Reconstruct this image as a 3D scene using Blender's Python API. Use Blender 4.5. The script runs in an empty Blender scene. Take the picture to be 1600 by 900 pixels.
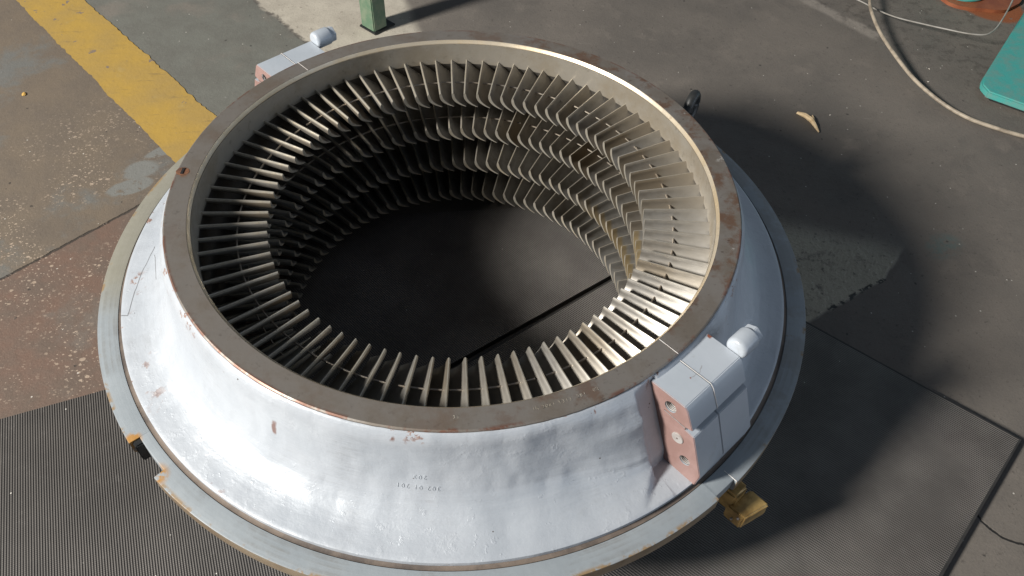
import bpy, bmesh, math, random
from mathutils import Vector, Matrix, noise as mn
random.seed(7)
R = math.radians
H = 0.41                      # height of the ring's top face above the floor
scene = bpy.context.scene
COL = scene.collection

# ------------------------------------------------------------------ node helper
class G:
    def __init__(s, name):
        s.m = bpy.data.materials.new(name); s.m.use_nodes = True
        s.nt = s.m.node_tree; s.nt.nodes.clear()
        s.out = s.nt.nodes.new('ShaderNodeOutputMaterial')
        s.b = s.nt.nodes.new('ShaderNodeBsdfPrincipled')
        s.nt.links.new(s.b.outputs[0], s.out.inputs[0])
        s.P = s.n('ShaderNodeTexCoord').outputs['Object']
    def n(s, t, **props):
        x = s.nt.nodes.new(t)
        for k, v in props.items(): setattr(x, k, v)
        return x
    def put(s, sock, v):
        if isinstance(v, bpy.types.NodeSocket): s.nt.links.new(v, sock)
        elif v is not None:
            if sock.type == 'RGBA' and len(v) == 3: v = (*v, 1)
            sock.default_value = v
    def math(s, op, a, b=None, c=None, clamp=False):
        x = s.n('ShaderNodeMath', operation=op, use_clamp=clamp)
        s.put(x.inputs[0], a); s.put(x.inputs[1], b)
        if c is not None: s.put(x.inputs[2], c)
        return x.outputs[0]
    def noise(s, scale, detail=4, rough=.55, vec=None, dist=0.0):
        x = s.n('ShaderNodeTexNoise'); s.put(x.inputs['Vector'], vec or s.P)
        x.inputs['Scale'].default_value = scale; x.inputs['Detail'].default_value = detail
        x.inputs['Roughness'].default_value = rough; x.inputs['Distortion'].default_value = dist
        return x.outputs[0]
    def vor(s, scale, vec=None, feature='F1', rnd=1.0):
        x = s.n('ShaderNodeTexVoronoi', feature=feature); s.put(x.inputs['Vector'], vec or s.P)
        x.inputs['Scale'].default_value = scale; x.inputs['Randomness'].default_value = rnd
        return x
    def rng(s, v, a, b, c=0.0, d=1.0):
        x = s.n('ShaderNodeMapRange', interpolation_type='SMOOTHSTEP')
        for i, q in enumerate((v, a, b, c, d)): s.put(x.inputs[i], q)
        return x.outputs[0]
    def mix(s, f, a, b, blend='MIX'):
        x = s.n('ShaderNodeMix', data_type='RGBA', blend_type=blend)
        s.put(x.inputs[0], f); s.put(x.inputs[6], a); s.put(x.inputs[7], b)
        return x.outputs[2]
    def xyz(s, vec=None):
        x = s.n('ShaderNodeSeparateXYZ'); s.put(x.inputs[0], vec or s.P); return x.outputs
    def map(s, scale=(1, 1, 1), rot=(0, 0, 0), loc=(0, 0, 0), vec=None):
        x = s.n('ShaderNodeMapping'); s.put(x.inputs[0], vec or s.P)
        x.inputs['Scale'].default_value = scale; x.inputs['Rotation'].default_value = rot; x.inputs['Location'].default_value = loc
        return x.outputs[0]
    def warp(s, scale, amp, detail=3):
        x = s.n('ShaderNodeTexNoise'); s.put(x.inputs['Vector'], s.P)
        x.inputs['Scale'].default_value = scale; x.inputs['Detail'].default_value = detail
        a = s.n('ShaderNodeVectorMath', operation='SUBTRACT'); s.put(a.inputs[0], x.outputs['Color']); a.inputs[1].default_value = (.5, .5, .5)
        m = s.n('ShaderNodeVectorMath', operation='MULTIPLY_ADD'); s.put(m.inputs[0], a.outputs[0]); m.inputs[1].default_value = (amp, amp, amp); s.put(m.inputs[2], s.P)
        return m.outputs[0]
    def bump(s, h, dist, strength=1.0, prev=None):
        x = s.n('ShaderNodeBump'); s.put(x.inputs['Height'], h)
        x.inputs['Distance'].default_value = dist; x.inputs['Strength'].default_value = strength
        if prev is not None: s.put(x.inputs['Normal'], prev)
        return x.outputs[0]
    def set(s, **kw):
        for k, v in kw.items():
            s.put(s.b.inputs[{'col': 'Base Color', 'rough': 'Roughness', 'metal': 'Metallic', 'nor': 'Normal', 'coat': 'Coat Weight',
                              'coatr': 'Coat Roughness', 'spec': 'Specular IOR Level', 'aniso': 'Anisotropic'}[k]], v)
        return s.m
    def half(s, a, b, w=.01, amp=0.0, src=None):
        """mask that is 1 on the left of the directed line a->b"""
        dx, dy = b[0]-a[0], b[1]-a[1]; L = math.hypot(dx, dy); nx, ny = -dy/L, dx/L
        o = s.xyz(src)
        v = s.math('ADD', s.math('MULTIPLY', o[0], nx), s.math('MULTIPLY_ADD', o[1], ny, -(nx*a[0]+ny*a[1])))
        return s.rng(v, -w, w)
    def seg(s, pts, w, src=None):
        """mask of thin lines along a polyline"""
        tot = None
        o = s.xyz(src)
        for (ax, ay), (bx, by) in zip(pts, pts[1:]):
            dx, dy = bx-ax, by-ay; L = math.hypot(dx, dy); ux, uy = dx/L, dy/L
            u = s.math('ADD', s.math('MULTIPLY', o[0], ux), s.math('MULTIPLY_ADD', o[1], uy, -(ux*ax+uy*ay)))
            v = s.math('ADD', s.math('MULTIPLY', o[0], -uy), s.math('MULTIPLY_ADD', o[1], ux, -(-uy*ax+ux*ay)))
            du = s.math('MAXIMUM', s.math('SUBTRACT', s.math('ABSOLUTE', s.math('SUBTRACT', u, L/2)), L/2), 0.0)
            d = s.math('SQRT', s.math('ADD', s.math('MULTIPLY', du, du), s.math('MULTIPLY', v, v)))
            tot = d if tot is None else s.math('MINIMUM', tot, d)
        return s.rng(tot, w, w*.4)
    def blob(s, c, r0, r1, sy=1.0, rot=0.0, src=None):
        m = s.map(loc=(0, 0, 0), vec=src)
        o = s.xyz(m); ca, sa = math.cos(rot), math.sin(rot)
        X = s.math('SUBTRACT', o[0], c[0]); Y = s.math('SUBTRACT', o[1], c[1])
        u = s.math('ADD', s.math('MULTIPLY', X, ca), s.math('MULTIPLY', Y, sa))
        v = s.math('MULTIPLY', s.math('SUBTRACT', s.math('MULTIPLY', Y, ca), s.math('MULTIPLY', X, sa)), sy)
        d = s.math('SQRT', s.math('ADD', s.math('MULTIPLY', u, u), s.math('MULTIPLY', v, v)))
        return s.rng(d, r1, r0)

# ------------------------------------------------------------------ materials
def floor_material():
    g = G('concrete_floor')
    w1 = g.warp(7, .05, 5); w2 = g.warp(40, .012, 4)
    big = g.noise(2.2, 6, .6); mid = g.noise(11, 6, .65); fine = g.noise(70, 6, .7); grit = g.noise(260, 3, .7)
    # dusty brown grey floor
    colD = g.mix(g.rng(big, .35, .68), (.158, .139, .120), (.116, .104, .092))
    colD = g.mix(g.math('MULTIPLY', g.rng(mid, .54, .74), .55), colD, (.19, .165, .142))
    colD = g.mix(g.rng(fine, .58, .75), colD, (.055, .048, .043))
    scr = g.noise(9, 4, .7, g.map(scale=(1, 14, 1), rot=(0, 0, .5), vec=w1)); scr2 = g.noise(8, 4, .7, g.map(scale=(16, 1, 1), rot=(0, 0, .9), vec=w1))
    sm = g.math('MAXIMUM', g.rng(scr, .66, .72), g.rng(scr2, .67, .73))
    colD = g.mix(g.math('MULTIPLY', sm, .35), colD, (.26, .24, .215))
    pits = g.noise(120, 4, .75)
    colD = g.mix(g.math('MULTIPLY', g.rng(pits, .60, .70), g.rng(mid, .35, .6)), colD, (.05, .044, .04))
    stain = g.rng(g.noise(4.2, 7, .72, w1), .54, .66)
    colD = g.mix(g.math('MULTIPLY', stain, .28), colD, (.075, .068, .062))
    # grey painted floor right of the stripe
    colC = g.mix(g.rng(mid, .3, .7), (.152, .153, .134), (.122, .119, .104))
    colC = g.mix(g.math('MULTIPLY', g.rng(fine, .62, .72), .6), colC, (.27, .27, .25))
    colC = g.mix(g.math('MULTIPLY', g.rng(g.noise(5, 4), .52, .7), .7), colC, (.19, .165, .14))
    # brown terrazzo left of the stripe
    colA = g.mix(g.rng(mid, .3, .7), (.160, .128, .096), (.128, .104, .082))
    bluep = g.rng(g.noise(3.4, 6, .65), .54, .66)
    colA = g.mix(g.math('MULTIPLY', bluep, .75), colA, (.135, .142, .138))
    colA = g.mix(g.math('MULTIPLY', g.rng(g.noise(6, 7, .7), .58, .66), .6), colA, (.13, .105, .085))
    # reddish terrazzo below the joint
    colB = g.mix(g.rng(mid, .32, .68), (.155, .100, .076), (.125, .094, .075))
    colB = g.mix(g.math('MULTIPLY', g.rng(g.noise(3.0, 6, .65), .56, .66), .7), colB, (.145, .125, .108))
    # pale rough screed strip
    colW = g.mix(g.rng(mid, .3, .7), (.46, .42, .35), (.36, .325, .27))
    colW = g.mix(g.rng(fine, .56, .7), colW, (.24, .21, .175))
    yl0, yl1 = (-1.372, 1.358), (-.727, .57)
    left = g.half((-.691, .662), (-1.267, 1.357), .012)          # left of the stripe's middle (reversed line => left side)
    wst = g.half((-.638+.0, 1.351), (-.42, 1.085), .008, src=w1)   # east of the grey paint edge
    wst2 = g.half((-.10, 1.12), (-.17, 1.42), .02, src=w1)         # west of the leg
    screed = g.math('MULTIPLY', wst, wst2)
    red = g.half((-.781, .394), (-1.019, .172), .004)
    westgrey = g.math('SUBTRACT', 1.0, wst)
    col = g.mix(g.math('MULTIPLY', westgrey, g.half((-.9, .3), (-.30, 1.0), .05, src=w1)), colD, colC)
    col = g.mix(screed, col, colW)
    # terrazzo chips
    colT = g.mix(red, colA, colB)
    dens = g.rng(g.noise(4.5, 3), .40, .60)
    def chips(scale, thr, rmax, seedloc):
        v = g.vor(scale, g.map(loc=seedloc, scale=(1, 1.35, 1), rot=(0, 0, .6), vec=g.warp(110, .006, 3)))
        rn = g.xyz(v.outputs['Color'])
        size = g.math('MULTIPLY', rn[1], rmax)
        m = g.math('LESS_THAN', v.outputs['Distance'], size)
        return g.math('MULTIPLY', m, g.math('GREATER_THAN', rn[0], thr))
    c1 = chips(105, .58, .42, (3, 1, 0)); c2 = chips(210, .62, .44, (7, 4, 0)); c3 = chips(60, .86, .36, (1, 9, 0))
    low = g.half((-1.3, .62), (-.6, .86), .18)                      # fewer chips towards the top of the picture
    few = g.math('SUBTRACT', 1.0, g.math('MULTIPLY', low, .93))
    cm = g.math('MULTIPLY', g.math('MAXIMUM', g.math('MAXIMUM', c1, c2), c3), g.math('MULTIPLY', g.math('MULTIPLY', dens, few), g.math('SUBTRACT', 1.0, g.math('MULTIPLY', bluep, .6))))
    chipcol = g.mix(g.noise(35, 2), (.34, .25, .18), (.52, .43, .345))
    colT = g.mix(g.math('MULTIPLY', cm, .75), colT, chipcol)
    # the grey blue paint remnants beside the ring
    pr = g.math('MAXIMUM', g.math('MAXIMUM', g.blob((-.800, .540), .035, .050, 1.3, .6, w1), g.blob((-.815, .475), .05, .062, 2.0, .5, w1)), g.blob((-.74, .62), .06, .075, 3.5, .5, w1))
    pr = g.math('MULTIPLY', pr, g.rng(g.noise(30, 5, .7), .36, .46))
    colT = g.mix(g.math('MULTIPLY', pr, .9), colT, (.175, .178, .168))
    col = g.mix(left, col, colT)
    # joint line in the terrazzo
    jl = g.math('MULTIPLY', g.seg([(-1.6, -.36), (-1.019, .172), (-.781, .394), (-.60, .56)], .0045, w2), g.rng(g.noise(30, 3), .30, .45))
    col = g.mix(g.math('MULTIPLY', jl, .85), col, (.035, .03, .026))
    # dirt along the screed edge
    ed = g.math('MULTIPLY', g.seg([(-.70, 1.43), (-.638, 1.351), (-.543, 1.236), (-.42, 1.085), (-.2, .82)], .010, w1), g.rng(g.noise(40, 4), .42, .55))
    col = g.mix(g.math('MULTIPLY', ed, .7), col, (.07, .062, .055))
    # broken patch right of the ring
    pm = g.math('MULTIPLY', g.half((.83, .02), (.985, .105), .006, src=w1), g.half((.975, .09), (1.055, .20), .006, src=w1))
    pm = g.math('MULTIPLY', pm, g.half((1.10, .165), (.70, .33), .05, src=w1))
    pm = g.math('MULTIPLY', pm, g.half((.70, .60), (.70, -.20), .02))
    pm = g.math('MULTIPLY', pm, g.rng(g.noise(14, 6, .7), .30, .46))
    rough = g.mix(mid, (.50, .46, .36), (.33, .30, .235))
    rough = g.mix(g.rng(fine, .55, .7), rough, (.12, .11, .09))
    col = g.mix(g.math('MULTIPLY', pm, .9), col, rough)
    pe = g.math('MULTIPLY', g.seg([(.83, .02), (.93, .075), (.985, .105)], .008, w1), g.rng(g.noise(50, 3), .45, .52))
    col = g.mix(pe, col, (.03, .03, .028))
    # pale streak and mottled dirt at the far right
    st = g.math('MULTIPLY', g.seg([(1.09, 1.50), (1.178, 1.334), (1.348, 1.108)], .034, w1), g.rng(g.noise(9, 5, .7), .36, .58))
    col = g.mix(g.math('MULTIPLY', st, .75), col, (.27, .24, .21))
    far = g.half((1.40, 1.02), (1.10, 1.42), .05, src=w1)
    dd = g.math('MULTIPLY', g.math('SUBTRACT', 1.0, far), g.rng(g.noise(28, 6, .7), .50, .62))
    col = g.mix(g.math('MULTIPLY', dd, .45), col, (.055, .047, .04))
    # red brown paint by the machines
    rb = g.math('MULTIPLY', g.blob((1.80, 1.33), .10, .115, .75, .0, w1), g.rng(g.noise(20, 4), .28, .36))
    col = g.mix(rb, col, (.26, .085, .035))
    ts = g.math('MULTIPLY', g.blob((1.17, .20), .03, .075, 1.6, .4, w1), g.rng(g.noise(24, 5, .7), .42, .58))
    col = g.mix(g.math('MULTIPLY', ts, .55), col, (.085, .145, .14))
    # crack at the lower right, little black stains, pale grit
    ck = g.seg([(.915, -.445), (.939, -.466), (.945, -.492), (.955, -.506), (.968, -.52), (.992, -.536), (1.03, -.54)], .0032, w2)
    col = g.mix(ck, col, (.02, .018, .016))
    gr = g.vor(95, g.map(loc=(5, 2, 0)))
    rn = g.xyz(gr.outputs['Color'])
    gm = g.math('MULTIPLY', g.math('LESS_THAN', gr.outputs['Distance'], .17), g.math('GREATER_THAN', rn[0], .982))
    col = g.mix(g.math('MULTIPLY', gm, .8), col, (.55, .52, .47))
    bs = g.vor(38, g.map(loc=(8, 5, 0), vec=w2)); rn2 = g.xyz(bs.outputs['Color'])
    bm = g.math('MULTIPLY', g.math('LESS_THAN', bs.outputs['Distance'], .13), g.math('GREATER_THAN', rn2[0], .955))
    col = g.mix(g.math('MULTIPLY', bm, .7), col, (.03, .027, .025))
    col = g.mix(1.0, col, g.mix(grit, (.80, .80, .80), (1.18, 1.18, 1.18)), 'MULTIPLY')
    h = g.math('ADD', g.math('MULTIPLY', mid, .5), g.math('MULTIPLY', fine, .35))
    h = g.math('SUBTRACT', h, g.math('MULTIPLY', g.math('MAXIMUM', jl, ck), 1.0))
    h = g.math('ADD', h, g.math('MULTIPLY', pm, g.math('MULTIPLY', fine, 1.5)))
    nor = g.bump(h, .004, .75); nor = g.bump(grit, .0008, .6, nor)
    return g.set(col=col, rough=g.rng(mid, .3, .7, .62, .85), nor=nor, spec=.35)

def stripe_material():
    g = G('yellow_floor_paint')
    w = g.warp(30, .02)
    n1 = g.noise(8, 6, .6); n2 = g.noise(45, 5, .7)
    col = g.mix(g.rng(n1, .3, .7), (.40, .258, .060), (.345, .232, .075))
    col = g.mix(g.math('MULTIPLY', g.rng(n2, .60, .72), .55), col, (.24, .16, .075))
    col = g.mix(g.math('MULTIPLY', g.rng(g.noise(14, 5, .7), .60, .70), .5), col, (.40, .29, .11))
    col = g.mix(g.math('MULTIPLY', g.rng(g.noise(10, 5, .7, g.map(scale=(1, 9, 1), rot=(0, 0, -.2), vec=w)), .58, .70), .5), col, (.17, .125, .07))
    col = g.mix(g.math('MULTIPLY', g.rng(g.noise(3.5, 6, .7), .50, .68), .35), col, (.26, .19, .09))
    ch = g.rng(g.noise(22, 4, .6, w), .655, .675)
    col = g.mix(ch, col, (.20, .155, .12))
    return g.set(col=col, rough=.55, nor=g.bump(g.math('ADD', n1, g.math('MULTIPLY', n2, .6)), .003, .6), spec=.4)

def mat_material(rot, gain=1.0, pitch=.0044):
    g = G('ribbed_rubber')
    v = g.map(rot=(0, 0, -rot))
    w = g.n('ShaderNodeTexWave', wave_type='BANDS', bands_direction='X', wave_profile='SIN')
    g.put(w.inputs[0], v); w.inputs['Scale'].default_value = math.pi*2/(20*pitch); w.inputs['Distortion'].default_value = 0
    w2 = g.n('ShaderNodeTexWave', wave_type='BANDS', bands_direction='Y', wave_profile='SIN')
    g.put(w2.inputs[0], v); w2.inputs['Scale'].default_value = math.pi*2/(20*.0036)
    h = g.math('ADD', w.outputs['Fac'], g.math('MULTIPLY', g.math('MULTIPLY', w2.outputs['Fac'], w.outputs['Fac']), .22))
    dirt = g.noise(5, 6, .65); d2 = g.noise(40, 5, .7)
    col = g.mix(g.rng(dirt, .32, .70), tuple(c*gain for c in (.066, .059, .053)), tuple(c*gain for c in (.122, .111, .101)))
    col = g.mix(g.math('MULTIPLY', g.rng(d2, .58, .72), .35), col, (.15, .14, .13))
    col = g.mix(g.math('MULTIPLY', g.rng(w.outputs['Fac'], .55, .1), .8), col, (.022, .020, .019))
    sp = g.vor(110, g.map(loc=(2, 3, 0))); rn = g.xyz(sp.outputs['Color'])
    col = g.mix(g.math('MULTIPLY', g.math('LESS_THAN', sp.outputs['Distance'], .14), g.math('GREATER_THAN', rn[0], .985)), col, (.5, .48, .44))
    return g.set(col=col, rough=g.rng(dirt, .3, .7, .58, .46), nor=g.bump(h, .0013, .8), spec=.5)

def paint_material():
    g = G('silver_grey_enamel')
    o = g.xyz(); z = o[2]
    r = g.math('SQRT', g.math('ADD', g.math('MULTIPLY', o[0], o[0]), g.math('MULTIPLY', o[1], o[1])))
    n1 = g.noise(9, 5, .6); n2 = g.noise(38, 6, .62); n3 = g.noise(150, 4, .65)
    st = g.noise(30, 6, .62, g.map(scale=(1, 1, .30)))
    col = g.mix(g.rng(n1, .3, .7), (.372, .402, .440), (.415, .442, .478))
    col = g.mix(g.math('MULTIPLY', g.rng(n2, .62, .74), .25), col, (.34, .365, .40))
    # chips that lay the primer and the rust bare near the upper edge and along the foot
    top = g.rng(z, -.030, -.004); foot = g.math('MULTIPLY', g.rng(z, -.150, -.166), g.rng(z, -.2, -.185))
    ch = g.math('MULTIPLY', top, g.rng(g.noise(30, 6, .7), .60, .63))
    ch = g.math('MAXIMUM', ch, g.math('MULTIPLY', g.math('MULTIPLY', g.math('MULTIPLY', foot, g.rng(o[0], -.30, -.42)), g.rng(g.noise(12, 3), .50, .60)), g.rng(g.noise(34, 6, .7), .575, .60)))
    ch = g.math('MAXIMUM', ch, g.rng(g.noise(44, 5, .6), .79, .80))
    col = g.mix(ch, col, g.mix(g.rng(n3, .4, .6), (.16, .075, .05), (.30, .20, .16)))
    sc = g.seg([(-.573, .013), (-.583, -.038), (-.588, -.106), (-.586, -.142), (-.600, -.139)], .0013, g.warp(30, .008))
    sc = g.math('MULTIPLY', g.math('MAXIMUM', sc, g.seg([(-.566, -.010), (-.547, -.079)], .0009, g.warp(30, .006))), g.rng(z, -.13, -.136))
    col = g.mix(g.math('MULTIPLY', sc, .85), col, (.12, .12, .125))
    bc = g.math('MAXIMUM', g.math('MULTIPLY', g.blob((-.278, -.439), .003, .0065, 1.2, -.5, g.warp(60, .010)), g.rng(z, -.090, -.083)), g.math('MULTIPLY', g.blob((-.100, -.499), .002, .0045, 1.5, 0, g.warp(60, .010)), g.rng(z, -.022, -.016)))
    ch = g.math('MAXIMUM', ch, g.math('MULTIPLY', bc, 1.0))
    col = g.mix(g.math('MULTIPLY', bc, .9), col, (.15, .075, .055))
    # long scratches on the left shoulder
    # ochre oil stain on the left of the flange
    oil = g.math('MULTIPLY', g.math('MULTIPLY', g.rng(r, .626, .634), g.rng(o[0], -.54, -.60)), g.rng(g.noise(5, 4), .35, .55))
    oil = g.math('MULTIPLY', oil, g.rng(o[1], -.16, -.02))
    col = g.mix(g.math('MULTIPLY', oil, .75), col, (.27, .245, .19))
    speck = g.vor(80); rn = g.xyz(speck.outputs['Color'])
    sm = g.math('MULTIPLY', g.math('LESS_THAN', speck.outputs['Distance'], .12), g.math('GREATER_THAN', rn[0], .97))
    col = g.mix(sm, col, (.10, .09, .085))
    ang = g.math('ARCTAN2', o[1], o[0])
    cv = g.n('ShaderNodeCombineXYZ'); g.put(cv.inputs[0], g.math('MULTIPLY', g.math('ABSOLUTE', ang), 26.0)); g.put(cv.inputs[1], g.math('MULTIPLY', z, 34.0)); g.put(cv.inputs[2], g.math('MULTIPLY', n1, 1.2))
    flats = g.vor(.55, cv.outputs[0], 'SMOOTH_F1').outputs['Distance']
    cb = g.n('ShaderNodeCombineXYZ'); g.put(cb.inputs[0], g.math('MULTIPLY', g.math('ABSOLUTE', ang), 14.0)); g.put(cb.inputs[1], g.math('MULTIPLY', z, 420.0)); g.put(cb.inputs[2], g.math('MULTIPLY', n1, 6.0))
    brush = g.noise(1.0, 4, .6, cb.outputs[0])
    grime = g.math('MULTIPLY', g.rng(g.noise(7, 7, .72), .50, .70), g.rng(brush, .35, .7))
    col = g.mix(g.math('MULTIPLY', grime, .45), col, (.25, .26, .275))
    h = g.math('ADD', g.math('MULTIPLY', n1, .9), g.math('ADD', g.math('MULTIPLY', st, .55), g.math('MULTIPLY', n3, .07)))
    h = g.math('ADD', h, g.math('MULTIPLY', g.math('MULTIPLY', g.rng(n2, .5, .72), .35), g.rng(n1, .48, .66)))
    nor = g.bump(flats, .006, .45)
    nor = g.bump(brush, .0007, .55, nor)
    nor = g.bump(h, .0030, .55, nor)
    drip = g.noise(60, 5, .7)
    nor = g.bump(g.math('MULTIPLY', g.rng(drip, .60, .70), g.rng(z, -.10, -.14)), .0007, .5, nor)
    return g.set(col=col, rough=g.rng(g.math('ADD', g.math('MULTIPLY', n2, .6), g.math('MULTIPLY', brush, .4)), .3, .7, .30, .52), nor=nor, metal=g.math('MULTIPLY', g.math('SUBTRACT', 1.0, ch), .08), spec=.45, coat=.10, coatr=.28)

def block_paint():
    g = G('smooth_grey_enamel')
    n1 = g.noise(10, 4); n2 = g.noise(90, 4, .6)
    col = g.mix(g.rng(n1, .3, .7), (.375, .412, .455), (.415, .450, .495))
    col = g.mix(g.rng(g.noise(50, 5), .745, .76), col, (.18, .09, .06))
    wq = g.warp(80, .010)
    ru = g.math('MAXIMUM', g.blob((.382, -.342), .0035, .0065, 1.6, .7, wq), g.blob((.334, -.419), .0008, .0016))
    col = g.mix(ru, col, (.22, .075, .045))
    pe = g.math('MULTIPLY', g.seg([(.334, -.419), (.348, -.412), (.357, -.398)], .0009, wq), .5)
    col = g.mix(pe, col, (.16, .13, .12))
    col = g.mix(g.math('MULTIPLY', g.rng(g.noise(18, 6, .7), .60, .68), .35), col, (.30, .31, .32))
    return g.set(col=col, rough=.34, nor=g.bump(g.math('ADD', n1, g.math('MULTIPLY', n2, .2)), .0012, .6), spec=.55, coat=.2, coatr=.25)

def flange_paint():
    g = G('worn_grey_enamel')
    o = g.xyz()
    r = g.math('SQRT', g.math('ADD', g.math('MULTIPLY', o[0], o[0]), g.math('MULTIPLY', o[1], o[1])))
    n1 = g.noise(9, 5, .6); n2 = g.noise(40, 6, .65)
    rg = g.n('ShaderNodeCombineXYZ'); g.put(rg.inputs[0], g.math('MULTIPLY', r, 260.0)); g.put(rg.inputs[1], g.math('MULTIPLY', n1, 1.5))
    ring = g.noise(1.0, 3, .6, rg.outputs[0])
    col = g.mix(g.rng(n1, .3, .7), (.235, .262, .282), (.272, .300, .320))
    # bare oily metal on the left third, rust at the edges
    oil = g.math('MULTIPLY', g.rng(o[0], -.46, -.60), g.rng(g.math('ADD', o[1], g.math('MULTIPLY', n1, .12)), -.10, .03))
    col = g.mix(g.math('MULTIPLY', oil, .85), col, g.mix(n2, (.20, .185, .135), (.255, .24, .195)))
    oil2 = g.math('MULTIPLY', g.rng(o[0], .44, .52), g.rng(g.noise(13, 5, .65), .44, .56))
    col = g.mix(g.math('MULTIPLY', oil2, .35), col, (.17, .155, .13))
    gr = g.math('MULTIPLY', g.rng(g.noise(6, 7, .72), .48, .66), g.rng(ring, .35, .65))
    col = g.mix(g.math('MULTIPLY', gr, .5), col, (.15, .14, .125))
    edge = g.math('MULTIPLY', g.rng(r, .6515, .6585), g.rng(g.noise(20, 6, .7), .52, .60))
    col = g.mix(g.math('MULTIPLY', edge, .9), col, (.24, .155, .07))
    spot = g.rng(g.noise(24, 5, .65), .70, .74)
    col = g.mix(g.math('MULTIPLY', spot, .7), col, (.20, .13, .07))
    nc = g.math('MAXIMUM', g.blob((-.476, -.452), .010, .026), g.blob((-.525, -.388), .008, .018))
    col = g.mix(g.math('MULTIPLY', nc, g.rng(g.noise(45, 4), .38, .5)), col, (.33, .17, .045))
    # the outer side is bare, tanned steel
    side = g.math('MULTIPLY', g.rng(r, .6585, .6592), g.rng(o[2], -.1775, -.1800))
    col = g.mix(side, col, g.mix(g.rng(n1, .35, .65), (.36, .29, .205), (.24, .18, .12)))
    nor = g.bump(g.math('ADD', g.math('MULTIPLY', n2, .4), g.math('MULTIPLY', ring, .5)), .0010, .6)
    nor = g.bump(n1, .003, .6, nor)
    return g.set(col=col, rough=g.rng(n2, .3, .7, .34, .48), nor=nor, metal=g.math('MULTIPLY', side, .5), spec=.40)

def steel(name, base, stain, rough=.4, metal=.75, stain_amt=.7, sc=9, ringed=False, rust=None):
    g = G(name)
    n1 = g.noise(sc, 6, .65); n2 = g.noise(sc*6, 5, .7)
    col = g.mix(g.math('MULTIPLY', g.rng(n1, .40, .66), stain_amt), base, stain)
    col = g.mix(g.math('MULTIPLY', g.rng(n2, .58, .70), .45*stain_amt), col, tuple(c*.45 for c in stain))
    if rust:
        o = g.xyz()
        r = g.math('SQRT', g.math('ADD', g.math('MULTIPLY', o[0], o[0]), g.math('MULTIPLY', o[1], o[1])))
        rb = g.math('MULTIPLY', g.rng(g.noise(12, 6, .7), .50, .62), 1.0)
        east = g.math('ADD', g.math('MULTIPLY', g.rng(o[0], -.15, .40), .75), .2)
        col = g.mix(g.math('MULTIPLY', rb, east), col, rust)
        dk = g.math('MULTIPLY', g.rng(g.noise(34, 6, .7, g.map(scale=(1, 1.6, 1))), .60, .68), east)
        col = g.mix(g.math('MULTIPLY', dk, .8), col, (.05, .028, .02))
        wp = g.math('MULTIPLY', g.rng(g.noise(26, 5, .7), .63, .69), g.math('MULTIPLY', g.rng(o[0], .25, .42), g.rng(r, .478, .492)))
        col = g.mix(wp, col, (.42, .40, .37))
        ed = g.math('MULTIPLY', g.rng(r, .4925, .4985), g.rng(g.noise(16, 6, .7), .48, .56))
        col = g.mix(g.math('MULTIPLY', ed, .85), col, (.16, .07, .045))
        chip = g.blob((-.486, .047), .006, .016)
        col = g.mix(g.math('MULTIPLY', chip, g.rng(g.noise(60, 4), .35, .5)), col, (.22, .10, .05))
    h = g.math('ADD', n1, g.math('MULTIPLY', n2, .5))
    return g.set(col=col, rough=g.rng(n1, .3, .7, rough-.06, rough+.14), metal=metal, nor=g.bump(h, .0012, .5))

def vane_material():
    g = G('weathered_vane_steel')
    inf = g.n('ShaderNodeObjectInfo')
    o = g.xyz()
    n1 = g.noise(16, 5, .6); n2 = g.noise(70, 5, .7, g.map(scale=(.25, 1, 1)))
    col = g.mix(g.rng(n1, .35, .68), (.44, .425, .40), (.29, .27, .24))
    col = g.mix(g.math('MULTIPLY', g.rng(n2, .55, .72), .5), col, (.22, .18, .13))
    col = g.mix(g.math('MULTIPLY', g.math('POWER', inf.outputs['Random'], 1.6), .85), col, (.26, .205, .135))
    gold = g.math('MULTIPLY', g.math('MULTIPLY', g.rng(o[2], -.12, -.135), g.rng(o[2], -.275, -.26)), g.math('MULTIPLY', g.rng(o[0], .24, .32), g.rng(g.math('ADD', g.math('MULTIPLY', o[0], o[0]), g.math('MULTIPLY', o[1], o[1])), .126, .120)))
    col = g.mix(g.math('MULTIPLY', gold, .55), col, (.50, .34, .10))
    tip = g.rng(g.math('ADD', o[0], g.math('MULTIPLY', n1, .03)), .40, .43)
    col = g.mix(g.math('MULTIPLY', tip, .35), col, (.46, .44, .40))
    h = g.math('ADD', n1, g.math('MULTIPLY', n2, .6))
    return g.set(col=col, rough=g.rng(n2, .3, .7, .36, .52), metal=.72, nor=g.bump(h, .0007, .5))

def simple(name, col, col2, rough=.5, metal=0.0, sc=20, bd=.001, spec=.5):
    g = G(name)
    n1 = g.noise(sc, 6, .65); n2 = g.noise(sc*5, 4, .7)
    c = g.mix(g.rng(n1, .38, .66), col, col2)
    return g.set(col=c, rough=rough, metal=metal, nor=g.bump(g.math('ADD', n1, g.math('MULTIPLY', n2, .5)), bd, .6), spec=spec)

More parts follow.
